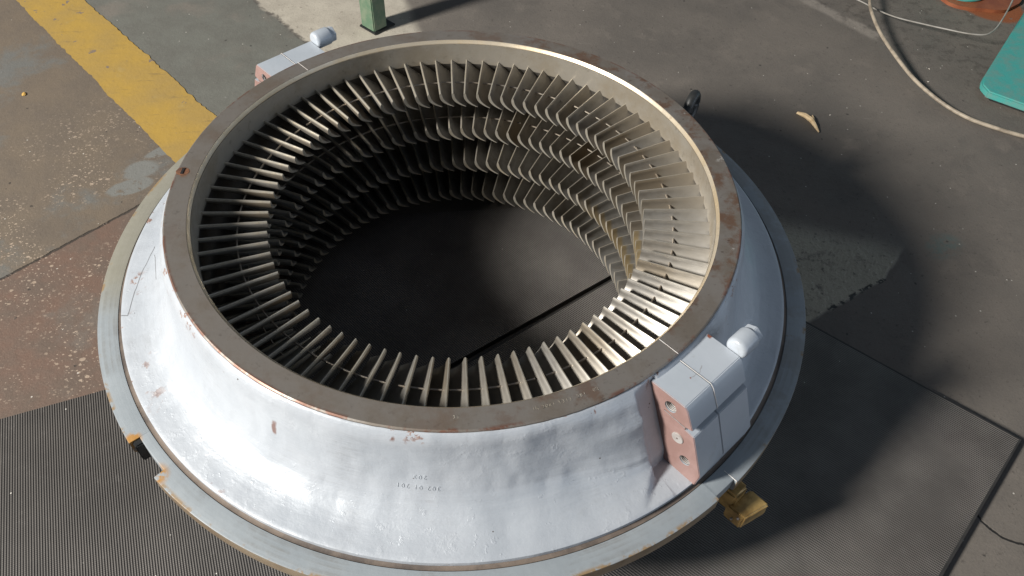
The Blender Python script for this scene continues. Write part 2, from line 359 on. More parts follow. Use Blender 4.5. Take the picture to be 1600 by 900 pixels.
M = dict(
    floor=floor_material(), stripe=stripe_material(), paint=paint_material(), block=block_paint(), flange=flange_paint(),
    rim=steel('stained_rim_steel', (.22, .20, .18), (.15, .125, .10), .46, .45, .8, 11, rust=(.145, .085, .055)),
    chamfer=steel('tanned_chamfer_steel', (.62, .54, .42), (.50, .38, .22), .36, .55, .7, 7),
    bore=steel('bore_steel', (.30, .275, .235), (.22, .185, .135), .50, .42, .8, 9),
    inner=steel('shaded_bore_steel', (.085, .078, .07), (.05, .043, .036), .5, .6, .8, 9),  # darker bore steel, the shade between the vanes put into its colour
    vane=vane_material(),
    worn=steel('worn_edge_steel', (.58, .54, .46), (.46, .39, .28), .36, .65, .8, 30),
    wire=steel('wire_steel', (.36, .32, .27), (.24, .19, .14), .36, .8, .6, 30),
    primer=simple('salmon_primer', (.235, .145, .128), (.285, .182, .165), .45, 0, 24, .0006),
    pale=simple('pale_bare_edge', (.66, .64, .62), (.55, .50, .47), .45, 0, 40, .0004),
    thread=simple('thread_steel', (.11, .075, .06), (.20, .15, .13), .38, .5, 60, .0004),
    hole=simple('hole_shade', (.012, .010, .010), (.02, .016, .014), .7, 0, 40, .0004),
    pin=simple('pin_steel', (.50, .48, .46), (.42, .38, .36), .40, .35, 60, .0006),
    brass=simple('oily_brown_steel', (.52, .35, .13), (.26, .16, .055), .36, .40, 26, .0012),
    darkiron=simple('black_iron', (.020, .022, .023), (.035, .035, .034), .45, .2, 40, .001),
    rust=simple('rust', (.20, .085, .04), (.10, .045, .025), .75, 0, 60, .002), groove=simple('dirty_groove', (.16, .125, .10), (.075, .06, .052), .7, 0, 14, .002),
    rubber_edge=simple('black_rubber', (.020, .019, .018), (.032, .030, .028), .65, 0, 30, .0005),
    green=simple('green_leg_paint', (.085, .150, .095), (.15, .19, .13), .45, 0, 30, .001),
    teal=simple('turquoise_machine_paint', (.055, .33, .30), (.12, .29, .26), .42, 0, 26, .001),
    redbrown=simple('redbrown_base_paint', (.27, .085, .035), (.20, .06, .028), .55, 0, 20, .001),
    cable=simple('beige_cable_sheath', (.36, .305, .235), (.20, .165, .125), .55, 0, 30, .0012),
    thin=simple('grey_cable_sheath', (.30, .285, .26), (.22, .205, .18), .5, 0, 22, .0006),
    wood=simple('split_wood', (.72, .55, .34), (.56, .40, .22), .7, 0, 60, .001),
    yellowchip=simple('yellow_chip', (.60, .37, .10), (.52, .30, .08), .6, 0, 60, .001),
    white=simple('pale_grit', (.62, .57, .50), (.50, .45, .38), .7, 0, 60, .001),
)

# ------------------------------------------------------------------ object helpers
def link(name, me, mats, parent=None, loc=(0, 0, 0), smooth=40):
    for m in (mats if isinstance(mats, (list, tuple)) else [mats]): me.materials.append(m)
    if smooth:
        me.polygons.foreach_set('use_smooth', [True]*len(me.polygons)); me.set_sharp_from_angle(angle=R(smooth))
    o = bpy.data.objects.new(name, me); COL.objects.link(o)
    o.location = loc
    if parent is not None: o.parent = parent
    return o
def obj(name, bm, mats, parent=None, loc=(0, 0, 0), smooth=40):
    bmesh.ops.recalc_face_normals(bm, faces=bm.faces[:])
    me = bpy.data.meshes.new(name); bm.to_mesh(me); bm.free()
    return link(name, me, mats, parent, loc, smooth)
def tag(o, label=None, cat=None, group=None, kind=None):
    for k, v in (('label', label), ('category', cat), ('group', group), ('kind', kind)):
        if v: o[k] = v
    return o
def empty(name, loc=(0, 0, 0)):
    o = bpy.data.objects.new(name, None); COL.objects.link(o); o.location = loc; o.empty_display_size = .05
    return o
def revolve(prof, n=360, fR=None):
    """closed profile of (r, z), turned about the z axis; fR(a, r, z) may move a point"""
    bm = bmesh.new(); rings = []
    for i in range(n):
        a = 2*math.pi*i/n
        ring = []
        for r, z in prof:
            rr, zz = fR(a, r, z) if fR else (r, z)
            ring.append(bm.verts.new((rr*math.cos(a), rr*math.sin(a), zz)))
        rings.append(ring)
    m = len(prof)
    for i in range(n):
        A, B = rings[i], rings[(i+1) % n]
        for j in range(m):
            bm.faces.new((A[j], B[j], B[(j+1) % m], A[(j+1) % m]))
    return bm
def tube_bm(pts, rad, seg=10, closed=False, bm=None, taper=None):
    bm = bm or bmesh.new(); n = len(pts); rings = []
    P = [Vector(p) for p in pts]
    up = Vector((0, 0, 1))
    for i, p in enumerate(P):
        t = (P[(i+1) % n]-P[i-1]) if closed else (P[min(i+1, n-1)]-P[max(i-1, 0)])
        t.normalize()
        s = t.cross(up)
        if s.length < 1e-4: s = t.cross(Vector((1, 0, 0)))
        s.normalize(); u = s.cross(t)
        rr = rad*(taper(i/(n-1)) if taper else 1)
        rings.append([bm.verts.new(p+s*rr*math.cos(2*math.pi*k/seg)+u*rr*math.sin(2*math.pi*k/seg)) for k in range(seg)])
    for i in range(n if closed else n-1):
        A, B = rings[i], rings[(i+1) % n]
        for k in range(seg): bm.faces.new((A[k], A[(k+1) % seg], B[(k+1) % seg], B[k]))
    if not closed: bm.faces.new(rings[0][::-1]); bm.faces.new(rings[-1])
    return bm
def smooth_path(pts, k=8):
    P = [Vector(p) for p in pts]; out = []
    for i in range(len(P)-1):
        p0, p1, p2, p3 = P[max(i-1, 0)], P[i], P[i+1], P[min(i+2, len(P)-1)]
        for j in range(k):
            t = j/k
            out.append(.5*((2*p1)+(p2-p0)*t+(2*p0-5*p1+4*p2-p3)*t*t+(3*p1-p0-3*p2+p3)*t**3))
    out.append(P[-1]); return out
def prism(poly, z0, z1, bm=None):
    bm = bm or bmesh.new()
    a = [bm.verts.new((x, y, z0)) for x, y in poly]; b = [bm.verts.new((x, y, z1)) for x, y in poly]
    n = len(poly)
    bm.faces.new(a[::-1]); bm.faces.new(b)
    for i in range(n): bm.faces.new((a[i], a[(i+1) % n], b[(i+1) % n], b[i]))
    return bm
def bevel(bm, w, seg=2, ang=35):
    bm.normal_update()
    es = [e for e in bm.edges if len(e.link_faces) == 2 and e.calc_face_angle(0) > R(ang)]
    bmesh.ops.bevel(bm, geom=es, offset=w, segments=seg, affect='EDGES', clamp_overlap=True)
    return bm
def cut(o, cutters):
    """subtract temporary meshes from o"""
    for bm in cutters:
        bmesh.ops.recalc_face_normals(bm, faces=bm.faces[:])
        me = bpy.data.meshes.new('cutter'); bm.to_mesh(me); bm.free()
        c = bpy.data.objects.new('cutter', me); COL.objects.link(c)
        c.parent = o.parent; c.location = o.location
        md = o.modifiers.new('cut', 'BOOLEAN'); md.operation = 'DIFFERENCE'; md.object = c; md.solver = 'EXACT'
        bpy.context.view_layer.update()
        new = bpy.data.meshes.new_from_object(o.evaluated_get(bpy.context.evaluated_depsgraph_get()))
        o.modifiers.clear(); o.data = new
        bpy.data.objects.remove(c)

# ------------------------------------------------------------------ the setting
def sheet(name, poly, z, m):
    bm = bmesh.new(); bm.faces.new([bm.verts.new((x, y, z)) for x, y in poly])
    return obj(name, bm, m, smooth=0)
fl = sheet('floor', [(-6, -5), (7, -5), (7, 8), (-6, 8)], 0, M['floor']); fl['kind'] = 'structure'

def stripe():
    L = [(-1.60, 1.637), (-1.372, 1.358), (-.727, .57), (-.55, .354)]
    Rr = [(-1.38, 1.613), (-1.162, 1.356), (-.655, .754), (-.45, .511)]
    def along(P, k=90):
        out = []
        for i in range(len(P)-1):
            n = max(2, int(math.dist(P[i], P[i+1])/.006))
            for j in range(n):
                t = j/n; out.append(Vector((P[i][0]+(P[i+1][0]-P[i][0])*t, P[i][1]+(P[i+1][1]-P[i][1])*t, 0)))
        return out
    a, b = along(L), along(Rr); out = []
    for P, s in ((a, 1), (b[::-1], 2)):
        for p in P:
            w = .004*mn.noise(p*9+Vector((s, 0, 0)))+.0035*mn.noise(p*60+Vector((0, s, 0)))
            c = mn.noise(p*22+Vector((4*s, 1, 0)))
            if c > .42: w += (.008 if s == 1 else -.006)*(c-.42)*3
            out.append((p.x+w, p.y+w*.5, 0))
    bm = bmesh.new(); f = bm.faces.new([bm.verts.new((x, y, .0015)) for x, y, _ in out])
    bmesh.ops.triangulate(bm, faces=[f])
    o = obj('floor_marking', bm, M['stripe'], smooth=0); o['kind'] = 'structure'
stripe()

def rubber(name, poly, rot, label, h=.009, gain=1.0, shade_border=0):
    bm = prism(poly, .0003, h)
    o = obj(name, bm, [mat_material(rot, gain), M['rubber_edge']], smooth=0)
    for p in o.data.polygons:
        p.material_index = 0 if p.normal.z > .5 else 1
    if shade_border:  # black strip inset along the top, painted for the edge's shadow line
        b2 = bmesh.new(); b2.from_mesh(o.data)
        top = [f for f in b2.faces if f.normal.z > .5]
        r = bmesh.ops.inset_region(b2, faces=top, thickness=shade_border, depth=0)
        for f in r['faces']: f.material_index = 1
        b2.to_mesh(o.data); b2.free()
    return tag(o, label, 'mat', 'rubber mats under the ring')
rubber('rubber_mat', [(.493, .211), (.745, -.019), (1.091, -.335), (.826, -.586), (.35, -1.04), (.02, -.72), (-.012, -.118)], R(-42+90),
       'dark ribbed rubber mat with a sharp corner right of the turbine ring', h=.0145, gain=1.5, shade_border=.0055)  # raised gain paints the sheen of grazing light into the rubber
rubber('rubber_mat', [(-1.7, -.464), (-.894, -.198), (-.706, -.136), (-.45, -.051), (-.20, -.35), (-.05, -1.1), (-1.7, -1.3)], R(18),
       'dark ribbed rubber mat left of the turbine ring over red floor', gain=.82)
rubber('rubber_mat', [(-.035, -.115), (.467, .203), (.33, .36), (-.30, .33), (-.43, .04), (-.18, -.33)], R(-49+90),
       'ribbed rubber mat seen through the middle of the turbine ring', h=.015, gain=1.7)  # colour lightened to stand in for lens glare over the dark bore

# ------------------------------------------------------------------ the turbine ring
root = empty('turbine_ring', (0, 0, H))
tag(root, 'big silver grey turbine guide vane ring lying on rubber mats', 'turbine ring')
NA = Vector((.766, .643, 0)); DA = Vector((.643, -.766, 0))      # normal of the split plane; outward along it, at the near right block
PROF = [(.4995,-.0042),(.5035,-.008),(.5080,-.016),(.5103,-.024),(.5120,-.040),(.5150,-.060),(.5195,-.080),(.5250,-.100),(.5325,-.118),(.5430,-.133),(.5560,-.145),(.5700,-.1530),(.5850,-.1585),(.6010,-.1625),(.6145,-.1655),(.6172,-.1670),(.6175,-.1705)]
def interp(z):
    for (r0, z0), (r1, z1) in zip(PROF, PROF[1:]):
        if z0 >= z >= z1: return r0+(r1-r0)*(z0-z)/(z0-z1)
    return PROF[-1][0] if z < 0 else PROF[0][0]
prof = []
for (r0, z0), (r1, z1) in zip(PROF, PROF[1:]):
    k = max(1, int(math.hypot(r1-r0, z1-z0)/.0042))
    for j in range(k): prof.append((r0+(r1-r0)*j/k, z0+(z1-z0)*j/k))
prof += [PROF[-1], (.6175, -.182), (.60, -.186), (.53, -.215), (.53, -H+.0155), (.466, -H+.0155), (.466, -.0042)]
def casing_shape(a, r, z):
    if r < .499 or z < -.1707: return r, z
    p = Vector((math.cos(a), math.sin(a), 0))
    lo = mn.noise(Vector((p.x*3.2, p.y*3.2, z*9)))*.0028+mn.noise(Vector((p.x*9, p.y*9, z*16+5)))*.0021+mn.noise(Vector((p.x*24, p.y*24, z*50+9)))*.0006
    # the casting thickens towards the joint blocks
    for sgn in (1, -1):
        n = r*p.dot(NA); d = r*p.dot(DA)*sgn
        if d > 0:
            t = min(1, max(0, (.215-abs(n-.005))/.115)); t = t*t*(3-2*t)
            r += .020*t*min(1, max(0, (-z-.010)/.05))*min(1, max(0, (.168+z)/.045))
    w = min(1, max(0, (-z-.006)/.02))*min(1, max(0, (.168+z)/.01))
    rr = r+lo*w
    # pockets milled beside the joint blocks
    for sgn in (1, -1):
        n = rr*(p.dot(NA)); d = rr*p.dot(DA)*sgn
        if d > 0:
            e = .0025
            k = min(1, max(0, (n+.096)/e))*min(1, max(0, (-.052-n)/e))
            if k > 0 and z > -.166:
                floor_d = .4975+(.566-.4975)*max(0, (-z-.012))/.160
                fr = math.hypot(floor_d, n)
                if fr < rr: rr = rr+(fr-rr)*k
            # flat milled step below the pocket, running out along the foot
            if -.165 < n < -.045 and z > -.1655:
                q = min(1, max(0, (-.085-n)/.078)); lim = .562+.056*q
                kk = min(1, max(0, (math.hypot(d, n)-lim)/.010)); kk = kk*kk*(3-2*kk)
                if z < -.11: z = z+(-.1655-z)*kk
    return rr, z
bm = revolve(prof, 1500, casing_shape)
casing = obj('casing', bm, M['paint'], root, smooth=50)

# bare machined rim and the chamfer inside it
obj('rim', revolve([(.4618, -.0005), (.4622, 0), (.4975, 0), (.4998, -.0016), (.5000, -.0038), (.4618, -.0038)], 512,
    lambda a, r, z: (r+(.0005*mn.noise(Vector((math.cos(a)*30, math.sin(a)*30, r*50))) if r > .499 else 0), z)), M['rim'], root, smooth=30)
obj('chamfer', revolve([(.4616, -.0003), (.4612, -.0014), (.4572, -.0060), (.4572, -.0075), (.4616, -.0075)], 400), M['chamfer'], root, smooth=30)
obj('bore', revolve([(.4565, -.0080), (.4562, -.0560), (.465, -.0560), (.465, -.0080)], 400), M['bore'], root, smooth=30)
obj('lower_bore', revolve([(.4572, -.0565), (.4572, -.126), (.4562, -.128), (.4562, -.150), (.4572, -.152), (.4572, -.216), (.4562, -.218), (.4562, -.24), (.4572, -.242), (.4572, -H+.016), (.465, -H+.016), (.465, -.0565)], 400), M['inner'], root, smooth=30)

# flange with its two notches
def in_notch(a):
    d = (math.degrees(a)+180) % 360-180
    if -143.4 <= d <= -136.4: return .0175
    if -53.9 <= d <= -50.0: return .0065
    return 0
def flange_bm():
    bm = bmesh.new()
    angs = [i*360/720-180 for i in range(720)]
    for c, dd in ((-143.4, 1), (-136.4, -1), (-53.9, 1), (-50.0, -1)): angs += [c-.012*dd, c+.012*dd]
    angs = sorted(set(angs)); rings = []
    for dg in angs:
        a = R(dg); k = in_notch(a)
        ro = .660-k
        pr = [(.6205, -.1735), (.6205, -.1795), (.6245, -.1795), (.6255, -.1762), (ro-.0018, -.1770), (ro-.0004, -.1777), (ro, -.1795), (ro, -.205), (ro-.003, -.2075), (.60, -.2075), (.60, -.1865), (.6205, -.1830)]
        pr = pr[1:]
        rings.append([bm.verts.new((r*math.cos(a), r*math.sin(a), z)) for r, z in pr])
    m = len(rings[0])
    for i in range(len(rings)):
        A, B = rings[i], rings[(i+1) % len(rings)]
        for j in range(m): bm.faces.new((A[j], B[j], B[(j+1) % m], A[(j+1) % m]))
    return bm
obj('flange', flange_bm(), M['flange'], root, smooth=30)
# rusty groove between casing foot and flange
obj('groove', revolve([(.6177, -.1752), (.6215, -.1768), (.6243, -.1766), (.6243, -.1815), (.6177, -.1815)], 360), M['groove'], root, smooth=30)

# ---- vanes: one mesh, curved from an axial leading edge to a tangential trailing edge
def vane_section(r):
    q = (r-.34)/(.4575-.34)                      # 0 tip .. 1 root
    tip, rootv = .0275, .036
    T = tip+(rootv-tip)*q; ex = 2.75-1.3*q
    pts = []
    m = 11
    cam = []
    for i in range(m+1):
        s = i/m
        cam.append(Vector((-T*s**ex, -.050+.0035*q-(.0345+.0035*q)*s)))
    up, lo = [], []
    for i in range(m+1):
        s = i/m
        t = (cam[min(i+1, m)]-cam[max(i-1, 0)]).normalized(); nn = Vector((-t.y, t.x))
        th = (.0071+.0006*q)*(1.35*math.sqrt(max(s, .0))*(1-s)**.85+.10*(1-s)+.09)*.62
        if i == 0: th = .0007
        up.append(cam[i]+nn*th); lo.append(cam[i]-nn*th)
    return up+lo[::-1]
def add_vane(bm, ang=0.0, dz=0.0):
    ca, sa = math.cos(ang), math.sin(ang); rings = []
    for i in range(7):
        r = .34+(.4575-.34)*i/6
        ring = []
        for y, z in vane_section(r):
            yy = y*(r/.34)**.25
            ring.append(bm.verts.new((r*ca-yy*sa, r*sa+yy*ca, z+dz)))
        rings.append(ring)
    n = len(rings[0])
    for A, B in zip(rings, rings[1:]):
        for k in range(n):
            f = bm.faces.new((A[k], A[(k+1) % n], B[(k+1) % n], B[k]))
            if k == n-1 or k == 0: f.material_index = 1       # worn leading edge
    bm.faces.new(rings[0]).material_index = 1; bm.faces.new(rings[-1][::-1])
N = 84; STEP = 2*math.pi/N; A0 = R(-89.25); DZ = -.0905
bm = bmesh.new(); add_vane(bm)
v0 = obj('vane', bm, [M['vane'], M['worn']], root, smooth=38)
v0.rotation_euler.z = A0
def phase(row): return A0+STEP*(.0, .35, .15, .5)[row]
jit = random.Random(3)
for k in range(1, N):
    c = v0.copy(); COL.objects.link(c); c.parent = root; c.rotation_euler = (0, 0, A0+STEP*k+R(jit.uniform(-.12, .12)))
# sixteen of the second row, those that show largest, then all the others as one part
single = set()
for k in range(N):
    a = (phase(1)+STEP*k) % (2*math.pi)
    if R(3) < a < R(3)+STEP*16 and len(single) < 16: single.add(k)
for k in single:
    c = v0.copy(); COL.objects.link(c); c.parent = root; c.rotation_euler = (0, 0, phase(1)+STEP*k); c.location = (0, 0, DZ)
bm = bmesh.new()
for row in (1, 2, 3):
    for k in range(N):
        if row == 1 and k in single: continue
        add_vane(bm, phase(row)+STEP*k, DZ*row)
rest = obj('lower_vanes', bm, [M['vane'], M['worn']], root, smooth=38); rest['kind'] = 'stuff'

def lacing(dz, gaps):
    n = 420; r = .393
    bm = bmesh.new()
    run = []
    for i in range(n+1):
        a = i/n*360
        if any(g0 < a < g1 for g0, g1 in gaps):
            if len(run) > 2: tube_bm(run, .0017, 8, bm=bm)
            run = []; continue
        run.append((r*math.cos(R(a)), r*math.sin(R(a)), -.0605+dz))
    if len(run) > 2: tube_bm(run, .0017, 8, bm=bm)
    return bm
obj('lacing_wire', lacing(0, [(53.4, 54.6), (140.2, 141.2), (253.5, 254.6), (286.6, 288.2)]), M['wire'], root)
obj('lacing_wire', lacing(DZ, [(66.5, 67.8), (30.2, 31.1), (200, 201)]), M['wire'], root)

# ---- joint blocks (two, on opposite sides), each in two halves with the seam between
SEC = [(.478, -.0115), (.5625, -.0105), (.5685, -.0165), (.5855, -.0500), (.5740, -.0525), (.5740, -.0580), (.5905, -.0605), (.6215, -.1380), (.6185, -.1680), (.590, -.1790), (.478, -.1790)]
def block_half(n0, n1, sgn):
    bm = bmesh.new()
    F = [bm.verts.new(NA*n0+DA*(d*sgn)+Vector((0, 0, z))) for d, z in SEC]
    B = [bm.verts.new(NA*n1+DA*(d*sgn)+Vector((0, 0, z))) for d, z in SEC]
    m = len(SEC)
    bm.faces.new(F); bm.faces.new(B[::-1])
    for i in range(m): bm.faces.new((F[i], F[(i+1) % m], B[(i+1) % m], B[i]))
    bmesh.ops.recalc_face_normals(bm, faces=bm.faces[:])
    return bevel(bm, .0011, 2, 20)
def rod(c, axis, r, l, seg=28, bm=None, r2=None):
    """closed rod from c along axis"""
    bm = bm or bmesh.new(); axis = axis.normalized()
    s = axis.orthogonal().normalized(); u = axis.cross(s)
    A = [bm.verts.new(c+(s*math.cos(2*math.pi*k/seg)+u*math.sin(2*math.pi*k/seg))*r) for k in range(seg)]
    B = [bm.verts.new(c+axis*l+(s*math.cos(2*math.pi*k/seg)+u*math.sin(2*math.pi*k/seg))*(r2 or r)) for k in range(seg)]
    bm.faces.new(A[::-1]); bm.faces.new(B)
    for k in range(seg): bm.faces.new((A[k], A[(k+1) % seg], B[(k+1) % seg], B[k]))
    return bm
Z = lambda z: Vector((0, 0, z))
for sgn in (1, -1):
    front = obj('joint_block', block_half(-.060, -.0004, sgn), [M['block'], M['primer'], M['pale'], M['thread']], root, smooth=30)
    rear = obj('joint_block', block_half(.0004, .073, sgn), [M['block'], M['pale']], root, smooth=30)
    holes = [((.541, -.034), .0105), ((.590, -.128), .0096)]
    cut(front, [rod(NA*-.070+DA*(d*sgn)+Z(z), NA, r, .045, 32) for (d, z), r in holes]
        + [tube_bm([NA*-.0602+DA*(.533*sgn)+Z(-.0505), NA*-.0602+DA*(.60*sgn)+Z(-.0555)], .0016, 6)])
    me = front.data
    for p in me.polygons:
        nd = p.normal.dot(NA); c = p.center
        inhole = any(math.hypot(c.dot(DA)*sgn-d, c.z-z) < r+.0004 for (d, z), r in holes)
        dd = c.dot(DA)*sgn
        if c.dot(NA) > -.0597 and -.0585 < c.z < -.0465 and dd < .583 and c.dot(NA) < -.056: p.material_index = 3
        elif nd < -.98: p.material_index = 1
        elif nd < -.25 and not inhole: p.material_index = 2
        else: p.material_index = 0
    for p in rear.data.polygons:
        p.material_index = 1 if .25 < p.normal.dot(NA) < .9 and False else 0
    for (d, z), r in holes:
        c = NA*-.0585+DA*(d*sgn)+Z(z)
        s = DA*sgn; u = Vector((0, 0, 1)); pts = []
        for i in range(7*20):
            a = i/20*2*math.pi
            pts.append(c+NA*(i/20*.0026)+(s*math.cos(a)+u*math.sin(a))*(r-.0004))
        h = obj('threaded_hole', tube_bm(pts, .0009, 6), M['pin'], root)
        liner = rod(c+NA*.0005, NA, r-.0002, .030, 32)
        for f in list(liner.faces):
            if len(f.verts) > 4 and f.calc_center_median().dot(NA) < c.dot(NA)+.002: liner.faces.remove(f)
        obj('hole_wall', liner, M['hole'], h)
    pin = rod(NA*-.0622+DA*(.5675*sgn)+Z(-.088), NA, .0104, .006, 32)
    bevel(pin, .0007, 2, 40)
    pn = obj('dowel_pin', pin, M['pin'], root)
    obj('center_mark', rod(NA*-.0624+DA*(.5675*sgn)+Z(-.088), NA, .0016, .003, 12), M['thread'], pn)
    # bright seam of bare edge between the two halves
    sp = [NA*.0+DA*(d*sgn)+Z(z) for d, z in [(.500, -.0106), (.5625, -.0097), (.5692, -.0163), (.5862, -.0500)]]
    obj('seam', tube_bm(sp, .00055, 6), M['pale'], root)
    rp = [NA*.0+DA*(d*sgn)+Z(.0002) for d in (.4625, .475, .488, .499)]
    obj('rim_seam', tube_bm(rp, .00045, 6), M['pale'], root)
    # cylindrical nut and hexagonal stud end behind the block
    nb = bmesh.new(); axis_d = DA*sgn; c0 = axis_d*.551+Z(-.006); last = None
    for nn, r in ((.0735, .0125), (.0740, .0146), (.0755, .0165), (.0780, .0179), (.0815, .0185), (.1080, .0185), (.1098, .0181), (.1108, .0170)):
        ring = [nb.verts.new(c0+NA*nn+(axis_d*math.cos(2*math.pi*k/40)+Vector((0, 0, 1))*math.sin(2*math.pi*k/40))*r) for k in range(40)]
        if last is None: nb.faces.new(ring[::-1])
        else:
            for k in range(40): nb.faces.new((last[k], last[(k+1) % 40], ring[(k+1) % 40], ring[k]))
        last = ring
    nb.faces.new(last)
    nut = obj('stud_nut', nb, M['block'], root, smooth=60)
    hx = rod(NA*.1105+DA*(.551*sgn)+Z(-.006), NA, .0170, .012, 6); bevel(hx, .001, 2, 40)
    obj('hexagon_end', hx, M['block'], nut, smooth=25)
# joint line on the flange top
obj('flange_seam', tube_bm([DA*.634+Z(-.1767), DA*.6585+Z(-.1771)], .0007, 6), M['pale'], root)

# ---- brown key lug in the right notch, dark block as painted shade in the left notch
def box_frame(n0, n1, d0, d1, z0, z1, N_, D_):
    bm = bmesh.new()
    v = [bm.verts.new(N_*n+D_*d+Z(z)) for n in (n0, n1) for d in (d0, d1) for z in (z0, z1)]
    for f in ((0, 1, 3, 2), (4, 6, 7, 5), (0, 4, 5, 1), (2, 3, 7, 6), (0, 2, 6, 4), (1, 5, 7, 3)): bm.faces.new([v[i] for i in f])
    return bm
bm = box_frame(-.008, .044, .663, .698, -.277, -.240, NA, DA)
for v in bm.verts:
    if v.co.dot(NA) > 0: v.co += DA*.013
bevel(bm, .0028, 3, 40)
bmesh.ops.subdivide_edges(bm, edges=bm.edges[:], cuts=2, use_grid_fill=True)
for v in bm.verts: v.co += Vector((mn.noise(v.co*60), mn.noise(v.co*60+Vector((3, 0, 0))), mn.noise(v.co*60+Vector((0, 5, 0)))))*.0016
lug = obj('notch_block', bm, M['brass'], root, smooth=50)
for d, z in ((.689, -.250), (.680, -.265)):
    obj('lug_pin', rod(NA*-.0105+DA*d+Z(z), NA, .0022, .004, 14), M['pin'], lug)
bm = box_frame(-.004, .030, .630, .672, -.262, -.212, NA, DA); bevel(bm, .004, 3, 40)
for v in bm.verts: v.co += Vector((mn.noise(v.co*70), mn.noise(v.co*70+Vector((3, 0, 0))), mn.noise(v.co*70+Vector((0, 5, 0)))))*.0015
obj('lug_neck', bm, M['brass'], lug, smooth=50)
aL = R(-142.6)
DL = Vector((math.cos(aL), math.sin(aL), 0)); NL = Vector((-DL.y, DL.x, 0))
bm = box_frame(-.013, .003, .618, .6555, -.224, -.1795, NL, DL); bevel(bm, .002, 2, 40)
obj('notch_block', bm, M['darkiron'], root, smooth=50)  # dark block stands in for the shaded end wall of the notch

# ---- black lifting eye on the far right of the casing
ae = R(29.5); DE = Vector((math.cos(ae), math.sin(ae), 0)); NE = Vector((-DE.y, DE.x, 0))
c = DE*.562+Z(-.046)
eye = obj('lifting_eye', tube_bm([c+(NE*.45+DE*.9).normalized()*.023*math.cos(2*math.pi*k/32)+Z(.027*math.sin(2*math.pi*k/32)) for k in range(32)], .0105, 12, closed=True), M['darkiron'], root)
obj('eye_shank', rod(DE*.50+Z(-.056), DE, .009, .045, 18), M['darkiron'], eye)

# ---- chipped nick in the left of the rim
bm = bmesh.new()
ac = R(174.2); DC = Vector((math.cos(ac), math.sin(ac), 0)); NC = Vector((-DC.y, DC.x, 0))
cv = bm.verts.new(DC*.4905+Z(.0012)); rim_v = []
for k in range(16):
    a = 2*math.pi*k/16; q = .0105+.0045*mn.noise(Vector((math.cos(a)*2, math.sin(a)*2, 4)))
    rim_v.append(bm.verts.new(DC*(.4885+q*1.15*math.cos(a))+NC*(q*1.0*math.sin(a))+Z(.0004)))
for k in range(16): bm.faces.new((cv, rim_v[k], rim_v[(k+1) % 16]))
nick = obj('rust_scab', bm, M['rust'], root)
obj('nick', box_frame(-.0075, .0075, .4862, .4905, .0002, .0020, NC, DC), M['hole'], nick, smooth=0)

# ---- stamped characters
def text_mesh(s, size):
    cu = bpy.data.curves.new('t', 'FONT'); cu.body = s; cu.size = size; cu.align_x = 'CENTER'; cu.resolution_u = 2; cu.offset = -size*.012; cu.space_character = 1.25
    o = bpy.data.objects.new('t', cu); COL.objects.link(o); bpy.context.view_layer.update()
    me = bpy.data.meshes.new_from_object(o.evaluated_get(bpy.context.evaluated_depsgraph_get()))
    bpy.data.objects.remove(o)
    bm = bmesh.new(); bm.from_mesh(me); return bm
def stamp(name, s, size, fn, m):
    bm = text_mesh(s, size)
    for v in bm.verts: v.co = fn(v.co.x, v.co.y)
    r = bmesh.ops.extrude_face_region(bm, geom=bm.faces[:])
    for v in [x for x in r['geom'] if isinstance(x, bmesh.types.BMVert)]: v.co += v.co.normalized()*0+Vector((v.co.x, v.co.y, 0)).normalized()*.0004+Z(.0003)
    return obj(name, bm, m, root, smooth=0)
ARC = [(0, *PROF[0])]
for (r0, z0), (r1, z1) in zip(PROF, PROF[1:]): ARC.append((ARC[-1][0]+math.hypot(r1-r0, z1-z0), r1, z1))
def on_casing(a0, s0):
    def f(u, v):
        s = s0+v
        for (sa, ra, za), (sb, rb, zb) in zip(ARC, ARC[1:]):
            if sa <= s <= sb:
                t = (s-sa)/(sb-sa); r = ra+(rb-ra)*t; z = za+(zb-za)*t; break
        a = a0-u/r
        rr, _ = casing_shape(a, r, z)
        return Vector((rr*math.cos(a), rr*math.sin(a), z))
    return f
def on_rim(a0, r0):
    def f(u, v):
        a = a0+u/r0; r = r0-v
        return Vector((r*math.cos(a), r*math.sin(a), -.0001))
    return f
stamp('stamped_number', '203', .0115, on_casing(R(-97.2), .0880), M['paint'])
stamp('stamped_number', '302 01 201', .0115, on_casing(R(-97.5), .1075), M['paint'])
stamp('stamped_number', '71', .0085, on_rim(R(-91.3), .480), M['bore'])
stamp('stamped_number', 'IR 2041 Y313  281   02', .0085, on_rim(R(-72.2), .481), M['bore'])

# ------------------------------------------------------------------ things on the floor around it
# green leg of a stand
st = empty('metal_stand', (-.243, 1.184, 0))
tag(st, 'green square steel leg standing on the pale screed behind the ring', 'stand leg')
ux = Vector((-.70, .714, 0)); uy = Vector((.72, .69, 0))
def quadprism(c, a, b, z0, z1, bev):
    pts = [c+a+b, c-a+b, c-a-b, c+a-b]
    bm = prism([(p.x, p.y) for p in pts], z0, z1); return bevel(bm, bev, 2, 40)
obj('post', quadprism(Vector((0, 0, 0)), ux*.030, uy*.026, .006, .95, .003), M['green'], st)
obj('foot_plate', quadprism(uy*.012, ux*.036, uy*.042, .0004, .0075, .002), M['darkiron'], st)
obj('cross_rail', quadprism(Vector((.0, .30, 0)), Vector((.02, 0, 0)), Vector((0, .26, 0)), .86, .90, .003), M['green'], st)

